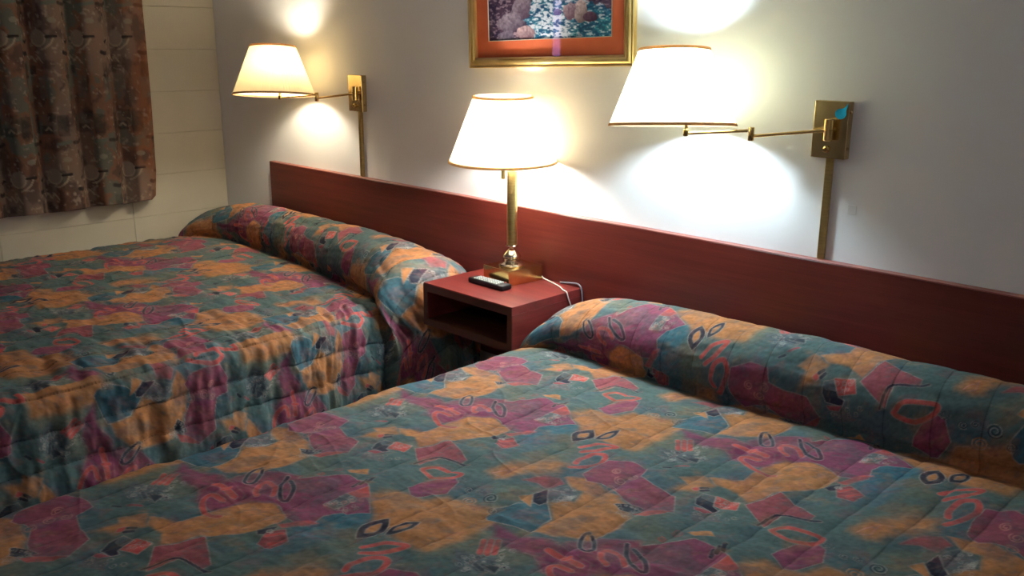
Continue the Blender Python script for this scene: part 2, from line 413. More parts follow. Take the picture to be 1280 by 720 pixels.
obj('rivet', lathe(bmesh.new(), [(0, .0012), (.0018, .001), (.0022, 0), (0, 0)], 12, (.0132, -.0132, .314), Matrix.Rotation(PI/4, 4, 'Z') @ Matrix.Rotation(PI/2, 4, 'X')), M_brass, tl, smooth=True)
so = obj('socket', lathe(bmesh.new(), [(0, .404), (.012, .404), (.016, .410), (.0165, .445), (.014, .450), (0, .450)], 32), M_brass, tl, autosmooth=40)
bm = bmesh.new(); tube(bm, [(-.012, -.012, .424), (-.028, -.018, .424)], .003, 10)
lathe(bm, [(0, .360), (.0078, .360), (.0084, .363), (.0078, .366), (.0078, .388), (.0084, .391), (.004, .392), (.003, .424), (0, .424)], 20, (-.028, -.018, 0))
obj('switch', bm, M_brass_dull, tl, autosmooth=40)
bm = lathe(bmesh.new(), bulb_prof(), 24, (0, 0, .43)); obj('bulb', bm, B_T, tl, smooth=True)
sh, Msh = make_shade(tl, Vector((-.022, -.024, .420)), .187, .100, .222, Matrix.Rotation(rad(1.0), 4, vx), M_sh_T, M_trim_pale, 60)
bm = bmesh.new()
for s in (-1, 1): tube(bm, spline([(s*.016, 0, .43), (s*.045, 0, .48), (s*.045, 0, .56), (-.02, -.022, .622)], 8), .0018, 8)
obj('harp', bm, M_brass, tl, smooth=True)
# its white cord: across the nightstand top, over the edge and down
Mi = Matrix.Rotation(rad(5), 4, 'Z')
def tlp(p): return Mi @ (Vector(p)-Vector(tl.location))
cp = [(2.335, -.050, .690), (2.352, -.046, .664), (2.385, -.050, .6575), (2.420, -.062, .6575), (2.465, -.080, .6575), (2.505, -.105, .6575), (2.527, -.112, .655), (2.533, -.110, .635), (2.534, -.085, .58), (2.534, -.07, .53)]
obj('cord', tube(bmesh.new(), [tlp(p) for p in spline(cp, 8)], .0024, 8), M_white, tl, smooth=True)
cp = [(2.43, -.037, .6575), (2.475, -.038, .664), (2.515, -.040, .668), (2.533, -.042, .650), (2.536, -.040, .60), (2.536, -.038, .45), (2.536, -.038, .33)]
o = obj('power_cord', tube(bmesh.new(), spline(cp, 8), .0032, 8), M_grey, smooth=True)
tag(o, 'grey cord looping over the back right corner of the nightstand', 'cord')

# ------------------------------------------------------------------ remote control
rm = empty('remote_control', (2.278, -.238, NZ), 'black television remote with pale buttons lying in front of the lamp base', 'remote control', rot=rad(0))
bm = bmesh.new(); box(bm, -.088, .088, -.0245, .0245, .0004, .019, .006, 3)
for v in bm.verts: v.co.y *= 1-.12*(.5-v.co.x/.176); 
obj('body', bm, M_black, rm, autosmooth=50)
M_btn = mat('pale_button', (.62, .68, .64), .5); M_red = mat('red_button', (.45, .10, .08), .5)
for i in range(11):
    for j in range(4):
        if i == 10 and j != 3: continue
        x = -.058+i*.0122; y = -.0153+j*.0102
        bm = bx(x-.0034, x+.0034, y-.0030, y+.0030, .0185, .0213, .0012, 2)
        obj('button', bm, M_red if i == 10 else M_btn, rm)
obj('infrared_window', bx(-.0885, -.080, -.016, .016, .006, .0165, .002, 2), mat('dark_window', (.02, .01, .015), .15), rm)

# ------------------------------------------------------------------ framed picture
TLT = rad(-1.9)
pic = empty('framed_picture', (2.322, 0, 1.392), 'gold-framed river print with a rust mat hanging on the back wall', 'picture')
pic.rotation_euler = (0, TLT, 0)
PW, PH, FW = .757, .56, .036
hw = PW/2
prof = [(0, .0), (0, -.016), (.002, -.019), (.005, -.0195), (.0065, -.0175), (.009, -.0175), (.013, -.021), (.018, -.0235), (.023, -.0235), (.027, -.021), (.029, -.0175), (.031, -.0175), (.032, -.020), (.035, -.020), (.036, -.017), (.036, -.007), (.036, 0)]
bm = bmesh.new(); rings = []
for cx, cz, sx, sz in ((-hw, 0, 1, 1), (hw, 0, -1, 1), (hw, PH, -1, -1), (-hw, PH, 1, -1)):
    rings.append([bm.verts.new((cx+sx*d, y-.002, cz+sz*d)) for d, y in prof])
for k in range(4):
    A, B = rings[k], rings[(k+1) % 4]
    for j in range(len(prof)-1): bm.faces.new((A[j], A[j+1], B[j+1], B[j]))
    bm.faces.new((A[0], B[0], B[-1], A[-1]))
obj('frame', bm, M_gold, pic, autosmooth=28)
PX0, PX1, PZ0, PZ1 = -hw+.094, hw-.093, .092, .475
bm = bmesh.new(); a = FW-.001
for x0, x1, z0, z1 in ((-hw+a, hw-a, a, PZ0), (-hw+a, hw-a, PZ1, PH-a), (-hw+a, PX0, PZ0, PZ1), (PX1, hw-a, PZ0, PZ1)):
    box(bm, x0, x1, -.0095, -.007, z0, z1)
M_mat = noisy(mat('rust_mat_board', rough=.8), (.52, .105, .035), (.56, .12, .042), (20, 20, 20))
obj('mat_board', bm, M_mat, pic)
bm = bmesh.new(); e = .0022
for x0, x1, z0, z1 in ((PX0, PX1, PZ0, PZ0+e), (PX0, PX1, PZ1-e, PZ1), (PX0, PX0+e, PZ0, PZ1), (PX1-e, PX1, PZ0, PZ1)):
    box(bm, x0, x1, -.0092, -.0066, z0, z1)
obj('mat_bevel', bm, mat('mat_core', (.75, .68, .55), .8), pic)
nx, nz = 300, 200
X, Z = np.meshgrid(np.linspace(0, PX1-PX0, nx), np.linspace(0, PZ1-PZ0, nz), indexing='ij')
def mixc(c, c2, k): return c*(1-k[..., None])+np.array(c2)*k[..., None]
n1 = fbm(X*60, Z*75, 3, 4); n2 = fbm(X*75, Z*190, 8, 3); n3 = fbm(X*25, Z*40, 21, 4)
c = np.zeros((nx, nz, 3)); c[:] = (.10, .055, .10)
c = mixc(c, (.42, .30, .36), sstep(.48, .68, n2)); c = mixc(c, (.03, .02, .06), sstep(.55, .35, n1)*.8)
wx = X+.05*(n3-.5); wz = Z+.05*(n1-.5)
# river: widens towards the lower right
left = np.interp(wz, [0, .03, .07, .10, .14, .25], [.24, .22, .16, .19, .21, .26])
right = np.interp(wz, [0, .08, .10, .14, .25], [.60, .60, .50, .40, .34])
wat = sstep(-.012, .012, wx-left)*sstep(-.012, .012, right-wx)
wc = np.zeros_like(c); wc[:] = (.020, .16, .30)
wc = mixc(wc, (.05, .32, .45), sstep(.45, .65, n1)); wc = mixc(wc, (.01, .05, .14), sstep(.5, .35, n2)*.7)
foam = sstep(.42, .60, n2)*np.exp(-((wx-.30-(wz-.06)*-.3)/.085)**2)+.8*sstep(.58, .7, n2)
wc = mixc(wc, (.80, .85, .92), np.clip(foam, 0, 1))
c = c*(1-wat[..., None])+wc*wat[..., None]
def rock(cx, cz, rx, rz, col, hi, sd):
    global c
    d = np.hypot((X-cx)/rx, (Z-cz)/rz)+.75*(fbm(X*42, Z*52, sd, 4)-.5)
    k = sstep(1.06, .92, d)
    l = np.clip(.5+.5*((Z-cz)/rz*.8-(X-cx)/rx*.4), 0, 1)*(.15+1.7*fbm(X*130, Z*150, sd+1))
    rc = np.array(col)*(1-l[..., None])+np.array(hi)*l[..., None]
    c = c*(1-k[..., None])+rc*k[..., None]
rock(.165, .108, .045, .040, (.10, .05, .09), (.44, .36, .44), 31); rock(.115, .062, .06, .035, (.08, .05, .09), (.46, .38, .46), 33)
rock(.185, .024, .05, .022, (.15, .07, .10), (.62, .44, .46), 35); rock(.09, .012, .04, .03, (.05, .03, .06), (.30, .25, .33), 37)
rock(.395, .085, .032, .028, (.12, .04, .09), (.50, .36, .42), 41); rock(.437, .083, .026, .035, (.22, .13, .14), (.72, .58, .58), 43)
rock(.475, .066, .030, .018, (.06, .02, .06), (.22, .12, .18), 45); rock(.335, .085, .018, .010, (.04, .03, .09), (.22, .2, .34), 47)
rock(.26, .18, .05, .03, (.1, .06, .1), (.5, .4, .5), 49); rock(.45, .17, .08, .04, (.2, .1, .14), (.6, .45, .5), 51)
c = mixc(c, (.03, .025, .05), .8*sstep(.06, .0, X+.02*n1)*sstep(.2, .0, Z))
c = mixc(c, (.10, .17, .08), sstep(.20, .28, Z+.06*(n1-.5))*.8)
c = mixc(c, (.55, .68, .85), sstep(.31, .34, Z+.05*(n3-.5)))
P = np.stack([PX0+X, np.full_like(X, -.0068), PZ0+Z], -1)
grid_mesh('print', P[:, ::-1], vcol('river_print', .6, .05, 0), pic, c[:, ::-1], smooth=False)
gl = bpy.data.materials.new('picture_glass'); gl.use_nodes = True; gl.node_tree.nodes.clear(); q = N(gl)
out = q.n('ShaderNodeOutputMaterial'); tr = q.n('ShaderNodeBsdfTransparent'); gs = q.n('ShaderNodeBsdfGlossy'); gs.inputs['Roughness'].default_value = .02
fr = q.n('ShaderNodeFresnel'); fr.inputs[0].default_value = 1.5; mx = q.n('ShaderNodeMixShader')
ge = q.n('ShaderNodeNewGeometry'); fm = q.n('ShaderNodeMath', operation='MULTIPLY'); fs = q.n('ShaderNodeMath', operation='SUBTRACT'); fs.inputs[0].default_value = 1
q.l(ge.outputs['Backfacing'], fs.inputs[1]); q.l(fr.outputs[0], fm.inputs[0]); q.l(fs.outputs[0], fm.inputs[1]); q.l(fm.outputs[0], mx.inputs[0]); q.l(tr.outputs[0], mx.inputs[1]); q.l(gs.outputs[0], mx.inputs[2]); q.l(mx.outputs[0], out.inputs[0])
obj('glass', bx(-hw+a, hw-a, -.0125, -.0110, a, PH-a), gl, pic)

# ------------------------------------------------------------------ curtains
def curtain(name, y0, y1, label, seed, ridge0):
    """cloth hanging from a rod near the ceiling, deep soft folds"""
    ny, nz = 620, 330
    t = np.linspace(0, 1, ny); z = np.linspace(.70, 2.25, nz)
    T, Zc = np.meshgrid(t, z, indexing='ij')
    Y = y0+(y1-y0)*T
    ph = 2*PI*(Y-ridge0)/.178
    wob = .9*(fbm(Y*3.1+seed, Zc*.5, seed)-.5)
    amp = .048*(.75+.5*fbm(Y*4, Zc*.4, seed+5))*np.clip(.45+abs(Y-y0)*2.2, 0, 1)
    fold = 2*np.abs(np.cos((ph+wob*2.2)/2))**.75-1
    Xc = .068+amp*fold+.008*(fbm(Y*12, Zc*2.2, seed+9)-.5)
    Yc = Y+.014*np.sin(2*ph+wob*4.4)*.5
    edge = np.exp(-abs(Y-y0)/.05)
    Yc = Yc+edge*(np.interp(Zc, [.70, .72, .84, 1.1, 1.45, 1.66, 2.3], [-.035, -.012, .0, .004, .007, .007, .0]))
    hem = .012*(fbm(Y*9, Y*0, seed+2)-.5)+.012*fold*.5
    Zc = Zc+hem*np.clip(1-(Zc-.70)/.3, 0, 1)
    arc = np.concatenate([[0], np.cumsum(np.hypot(np.diff(Xc[:, 100]), np.diff(Yc[:, 100])))])[:, None]+0*Zc
    U = arc; V = Zc
    n1 = fbm(U*18, V*14, 60, 4); n2 = fbm(U*60, V*60, 64, 3); n3 = fbm(U*7, V*4, 70, 3)
    col = np.zeros((ny, nz, 3)); col[:] = (.155, .082, .058)
    col = mixc(col, (.21, .085, .035), sstep(.48, .66, n1)); col = mixc(col, (.15, .115, .10), sstep(.5, .62, n3)*.8)
    col = mixc(col, (.085, .10, .09), sstep(.62, .48, n3)*sstep(.5, .6, n1)*.9)
    col = mixc(col, (.05, .035, .035), sstep(.45, .3, n1)*.7); col = mixc(col, (.30, .24, .20), sstep(.66, .78, n2)*.6)
    pu, pv = .245, .612
    u = np.mod(U-.060, pu); v = np.mod(V-.81, pv)
    def dseg(ax, ay, bx_, by):
        w = np.clip(((u-ax)*(bx_-ax)+(v-ay)*(by-ay))/((bx_-ax)**2+(by-ay)**2+1e-12), 0, 1)
        return np.hypot(u-ax-w*(bx_-ax), v-ay-w*(by-ay))
    def pl(pts, w, cc, k=1):
        nonlocal col
        d = np.min([dseg(*p, *q_) for p, q_ in zip(pts[:-1], pts[1:])], 0)
        col = mixc(col, cc, k*sstep(w*1.3, w*.7, d))
    def disc(cx, cy, rx, ry, cc, k=1):
        nonlocal col
        d = np.hypot((u-cx)/rx, (v-cy)/ry); col = mixc(col, cc, k*sstep(1.1, .9, d))
    def quad(x0, x1, z0, z1, cc, k=1):
        nonlocal col
        s = .004
        m_ = sstep(x0-s, x0+s, u+.012*(n2-.5))*sstep(x1+s, x1-s, u+.012*(n2-.5))*sstep(z0-s, z0+s, v+.012*(n1-.5))*sstep(z1+s, z1-s, v+.012*(n1-.5))
        col = mixc(col, cc, k*m_*np.clip(.55+1.2*(n2-.3), 0, 1)*np.clip(.35+.9*fbm(arc*4.3+seed, V*.6, 90, 2), 0, 1))
    pale, dk, gr = (.26, .21, .165), (.022, .019, .020), (.10, .112, .098)
    quad(.045, .115, .02, .07, gr, .8)
    disc(.10, .055, .036, .036, (.19, .15, .125)); 
    th = np.linspace(PI*.9, PI*2.05, 14); pl([(.10+.036*math.cos(a_), .055+.036*math.sin(a_)) for a_ in th], .0035, pale)
    pl([(.03, .06), (.045, .03), (.07, .01), (.09, .003)], .004, pale); pl([(.02, .062), (.06, .060)], .006, dk)
    pl([(.075, -.0+.0), (.09, .0)], .001, pale)
    pl([(.09, .56-.0), (.11, .585), (.125, .565), (.145, .59), (.155, .572), (.175, .588)], .0035, pale)
    quad(.125, .165, .510, .548, dk, .85)
    pl([(.175, .045), (.19, .035), (.20, .04)], .006, dk); pl([(.19, .60), (.215, .598), (.235, .604)], .009, dk)
    quad(.195, .235, .50, .56, dk, .9); pl([(.20, .50), (.215, .475), (.23, .50)], .008, dk, .8)
    quad(.16, .24, .39, .49, gr, .7); quad(.02, .13, .26, .33, gr, .55)
    quad(.005, .055, .235, .33, dk, .92); quad(.075, .135, .245, .285, dk, .85); quad(.145, .18, .25, .33, dk, .8)
    quad(.06, .10, .30, .34, dk, .8); pl([(.085, .262), (.10, .275), (.115, .262)], .004, pale)
    pl([(.15, .21), (.17, .20), (.235, .205)], .008, dk, .8); pl([(.0, .21), (.06, .20)], .008, gr); disc(.19, .15, .012, .018, dk, .8)
    pl([(.19, .15), (.20, .13)], .004, pale, .7); disc(.03, .13, .02, .012, (.2, .19, .16), .7); quad(.07, .12, .40, .50, (.11, .11, .10), .7)
    for k in range(9):
        rs = random.Random(k+40); ax, ay = rs.random()*.22, rs.random()*.6; a_ = rs.random()*6
        pl([(ax, ay), (ax+.018*math.cos(a_), ay+.018*math.sin(a_))], .0022, pale, .6)
    col = mixc(col, (.22, .075, .03), .45*sstep(.13, .02, abs(Y-y0-.10*(n3-.5)))*sstep(.35, .6, n1+.2)); col *= 1.3
    P = np.stack([Xc, Yc, Zc], -1)
    o = grid_mesh(name, P, vcol('patterned_curtain', .9, .15, .3), None, col)
    sm = o.modifiers.new('thickness', 'SOLIDIFY'); sm.thickness = .0016; sm.offset = 0
    return tag(o, label, 'curtain')
curtain('curtain', -.402, -2.44, 'brown and rust patterned curtain hanging beside the block wall corner', 3, -.822)
curtain('curtain', -2.60, -4.40, 'brown and rust patterned curtain farther from the corner, past the gap in the curtains', 11, -2.7)
cr = empty('curtain_rod', (.07, -2.4, 2.275), 'white rod holding the patterned curtains over the window', 'curtain rod')
obj('rod', tube(bmesh.new(), [(0, 2.1, 0), (0, -2.1, 0)], .011, 16), mat('rod_white', (.7, .7, .68), .4), cr, autosmooth=40)
for y in (2.05, 0, -2.05): obj('bracket', bx(-.07, .012, y-.012, y+.012, -.018, .014, .003, 1), mat('rod_white', (.7, .7, .68), .4), cr)
# ------------------------------------------------------------------ bedspread cloth: a half-drop repeat, drawn once at 1.25 mm
PAT = [('p','o',[(3140,-1047),(3156,-963),(3190,-905),(3220,-920),(3239,-946),(3224,-988),(3181,-982),(3172,-1052)],30,0),('p','o',[(3140,-1056),(3146,-991),(3198,-938),(3237,-898),(3225,-940),(3200,-980),(3183,-1054)],25,0),('p','t',[(3395,-754),(3404,-669),(3501,-626),(3536,-663),(3496,-722),(3467,-788)],10,0),('p','b',[(3039,-783),(3052,-728),(3079,-693),(3116,-705),(3124,-746),(3120,-842),(3088,-888),(3042,-869)],12,0.2),('p','o',[(3097,-712),(3137,-737),(3177,-730),(3197,-743),(3257,-739),(3298,-737),(3311,-659),(3308,-561),(3275,-523),(3216,-547),(3160,-559),(3135,-612),(3096,-614),(3061,-621),(3038,-674)],14,0.5),('p','o',[(3329,-1062),(3379,-1107),(3383,-1171),(3428,-1160),(3484,-1117),(3496,-1044),(3489,-983),(3474,-963),(3415,-936),(3382,-937),(3321,-926),(3280,-954),(3318,-983),(3349,-978),(3369,-1021)],8,0.4),('p','o',[(2801,-1055),(2865,-1016),(2859,-924),(2878,-871),(2917,-836),(2983,-850),(3004,-860),(3003,-925),(2980,-965),(2945,-1013),(2932,-1053),(2920,-1084),(2878,-1062),(2831,-1072)],5,0.6),('p','o',[(3460,-777),(3489,-729),(3535,-752),(3517,-788)],6,0.2),('p','o',[(3482,-802),(3503,-740),(3517,-806),(3478,-833)],12,0),('p','p',[(2861,-827),(2866,-743),(2927,-649),(2997,-649),(3101,-721),(3056,-757),(3040,-792),(3055,-837),(3049,-852),(3003,-856),(2945,-835)],3.5,0.8),('p','p',[(2762,-909),(2757,-834),(2792,-778),(2856,-733),(2952,-827),(2917,-836),(2878,-871),(2847,-927)],10,0.3),('p','p',[(3296,-917),(3286,-870),(3290,-817),(3341,-792),(3385,-797),(3397,-835),(3439,-846),(3500,-849),(3538,-907),(3508,-940),(3486,-951),(3435,-941),(3383,-917),(3352,-921),(3324,-936)],3.5,0.8),('p','p',[(3311,-566),(3384,-560),(3436,-526),(3474,-533),(3546,-537),(3573,-583),(3555,-623),(3504,-625),(3452,-595),(3406,-610),(3342,-594)],10,0.4),('p','q',[(2922,-1098),(2938,-1058),(2949,-1009),(3052,-1050),(3054,-1071),(2997,-1083),(2995,-1146),(2958,-1124)],3.5,0.8),('p','p',[(3062,-587),(3066,-556),(3094,-486),(3125,-495),(3145,-548),(3117,-609),(3101,-612)],3.5,0.7),('p','q',[(3221,-1035),(3239,-982),(3271,-964),(3296,-979),(3284,-1018),(3250,-1020)],6,0.4),('p','g',[(3291,-1024),(3309,-979),(3349,-991),(3357,-1021),(3328,-1065)],8,0.5),('c','w',[(3291,-1024),(3309,-979),(3349,-991),(3357,-1021),(3328,-1065)],14,0),('c','w',[(3333,-1032),(3346,-981),(3369,-995),(3360,-1055)],10,0),('p','b',[(3275,-1196),(3265,-1158),(3285,-1113),(3309,-1094),(3324,-1067),(3376,-1110),(3383,-1177),(3327,-1195),(3288,-1206)],3,1),('p','o',[(3264,-1091),(3279,-1063),(3315,-1107),(3291,-1100)],2,0.7),('p','n',[(3283,-1064),(3289,-1026),(3327,-1070),(3321,-1088),(3303,-1088)],2,0.8),('p','r',[(3004,-709),(3007,-654),(3048,-681),(3033,-701)],3,0.6),('p','g',[(3001,-768),(3004,-709),(3036,-708),(3035,-761)],3,0.8),('c','w',[(3001,-768),(3004,-709),(3036,-708),(3035,-761)],12,0),('c','w',[(3035,-761),(3036,-708),(3063,-695),(3087,-722),(3056,-757)],7,0),('s','n',[(2985,-680),(2978,-658)],9.1,0.36),('s','n',[(2986,-662),(2979,-639)],9.1,0.36),('s','n',[(2988,-643),(2980,-620)],9.1,0.36),('w','q',(2890,-652),12,2.2),('w','r',(2880,-694),9,2.2),('p','o',[(2903,-639),(2934,-600),(2952,-617),(2921,-641)],3,0.3),('l','n',[(3159,-797),(3150,-708)],0.27,0),('l','n',[(3189,-750),(3203,-670)],0.2,0),('s','n',[(3468,-1095),(3464,-1106),(3477,-1135),(3498,-1155),(3513,-1156),(3515,-1140),(3497,-1115),(3478,-1099)],7.800000000000001,0.84),('s','n',[(2843,-756),(2869,-790),(2913,-817),(2930,-812),(2901,-777),(2864,-762)],9.1,0.72),('s','r',[(2889,-822),(2866,-801),(2836,-798),(2828,-813),(2844,-836),(2863,-845)],11.700000000000001,0.5),('s','r',[(2830,-908),(2794,-916),(2805,-940),(2846,-959),(2879,-960),(2896,-949)],11.700000000000001,0.6),('s','r',[(3456,-559),(3486,-556),(3536,-557)],14.3,0.5),('s','r',[(3498,-1208),(3502,-1191)],9.1,0.4),('s','r',[(3196,-809),(3219,-769),(3256,-745),(3239,-792),(3212,-824)],11.700000000000001,0.5),('s','r',[(3252,-912),(3266,-883),(3281,-835),(3266,-801),(3241,-818),(3236,-862),(3245,-883)],13.0,0.5),('s','r',[(3015,-1152),(3029,-1124),(3063,-1114),(3103,-1112),(3100,-1136),(3071,-1160),(3051,-1164),(3024,-1159),(3015,-1152)],11.700000000000001,0.6),('s','n',[(2983,-1151),(2986,-1111),(2997,-1083),(3054,-1071),(3071,-1061)],6.5,0.48),('p','n',[(3003,-925),(3020,-887),(3034,-921),(3019,-934)],2,0.5),('p','q',[(3027,-918),(3037,-882),(3081,-903),(3078,-941),(3045,-948)],4,0.6),('s','r',[(3037,-924),(3049,-895)],7.800000000000001,0.3),('s','r',[(3060,-933),(3072,-904)],7.800000000000001,0.3),('p','r',[(3013,-880),(3039,-828),(3058,-818),(3046,-856),(3029,-882)],5,0.4),('w','w',(3026,-910),8,2.2),('p','n',[(2835,-1152),(2834,-1122),(2856,-1112),(2877,-1153),(2893,-1155),(2889,-1171),(2847,-1172)],1.5,0.8),('p','g',[(2835,-1123),(2856,-1112),(2868,-1137),(2841,-1140)],1.5,0.6),('p','r',[(2858,-1108),(2908,-1097),(2920,-1131),(2876,-1148)],1.5,0.8),('c','w',[(2858,-1108),(2908,-1097),(2920,-1131),(2876,-1148)],8,0),('p','q',[(2849,-1182),(2889,-1171),(2880,-1188),(2858,-1192)],2,0.6),('p','r',[(2801,-1119),(2809,-1104),(2818,-1118),(2812,-1128)],2,0.5),('s','n',[(2814,-1105),(2823,-1094)],9.1,0.36),('s','n',[(2822,-1116),(2830,-1102)],9.1,0.36),('c','w',[(2848,-1207),(2896,-1182),(2941,-1147),(2933,-1179),(2871,-1219)],12,0),('p','r',[(2777,-653),(2792,-619),(2827,-581),(2823,-605),(2803,-646)],4,0.4),('p','n',[(3431,-970),(3449,-949),(3485,-939),(3480,-971),(3455,-980)],3,0.6),('c','w',[(3431,-970),(3449,-949),(3485,-939),(3480,-971),(3455,-980)],9,0),('c','w',[(3459,-990),(3493,-961),(3500,-983),(3480,-1004)],7,0),('p','g',[(3325,-685),(3360,-669),(3405,-643),(3439,-692),(3425,-713),(3377,-740)],10,0.3),('c','n',[(3325,-685),(3360,-669),(3405,-643),(3439,-692),(3425,-713),(3377,-740)],16,0),('c','w',[(3338,-687),(3434,-636),(3466,-693),(3387,-730)],26,0),('s','r',[(3342,-623),(3369,-659)],11.700000000000001,0.6),('s','r',[(3352,-612),(3379,-649)],11.700000000000001,0.6),('s','r',[(3362,-602),(3389,-639)],11.700000000000001,0.6),('s','n',[(3405,-763),(3417,-753)],7.800000000000001,0.36),('s','q',[(3421,-739),(3441,-719)],6.5,0.3),('s','n',[(3394,-695),(3421,-701)],7.800000000000001,0.36),('s','n',[(3406,-687),(3427,-689)],7.800000000000001,0.36),('s','n',[(3419,-680),(3434,-677)],7.800000000000001,0.36),('s','n',[(3432,-673),(3440,-664)],7.800000000000001,0.36),('p','n',[(3412,-689),(3434,-666),(3443,-690)],2,0.5),('c','w',[(3371,-624),(3408,-605),(3458,-652),(3456,-691)],14,0),('w','n',(3123,-1129),13,3),('w','w',(3123,-1129),14,1.2),('w','n',(3165,-1146),9,3),('w','w',(3165,-1146),10,1.2),('w','n',(3189,-1138),8,3),('w','w',(3189,-1138),9,1.2),('w','n',(3231,-1143),17,3),('w','w',(3231,-1143),18,1.2),('w','n',(3268,-1173),11,3),('w','w',(3268,-1173),12,1.2),('w','o',(3206,-1181),17,3),('w','w',(3206,-1181),18,1.2),('w','k',(3344,-854),13,2.4),('w','k',(3374,-878),15,2.4),('w','k',(3387,-851),12,2.4),('w','k',(3380,-920),14,2.4),('w','k',(2972,-880),9,1.8),('w','k',(2988,-850),9,1.8),('w','k',(2999,-876),10,1.8),('w','k',(3051,-684),7,1.5),('w','k',(3043,-700),7,1.5),('w','k',(3034,-717),7,1.5),('w','k',(3025,-733),7,1.5),('w','k',(3016,-750),7,1.5),('w','k',(3007,-766),7,1.5),('s','k',[(3151,-1057),(3168,-1045),(3164,-1000),(3183,-986)],2.5,0),('s','k',[(3144,-1054),(3151,-1035),(3158,-1023)],3,0)]
LX, LY, LH, CS = .705, .645, .325, .00125
PAL = dict(o=(.46, .195, .078), t=(.083, .138, .138), p=(.225, .050, .112), q=(.30, .068, .088), r=(.50, .085, .075), n=(.014, .017, .040),
           b=(.040, .125, .170), g=(.10, .125, .14), w=(.40, .38, .36), k=(.52, .24, .20))
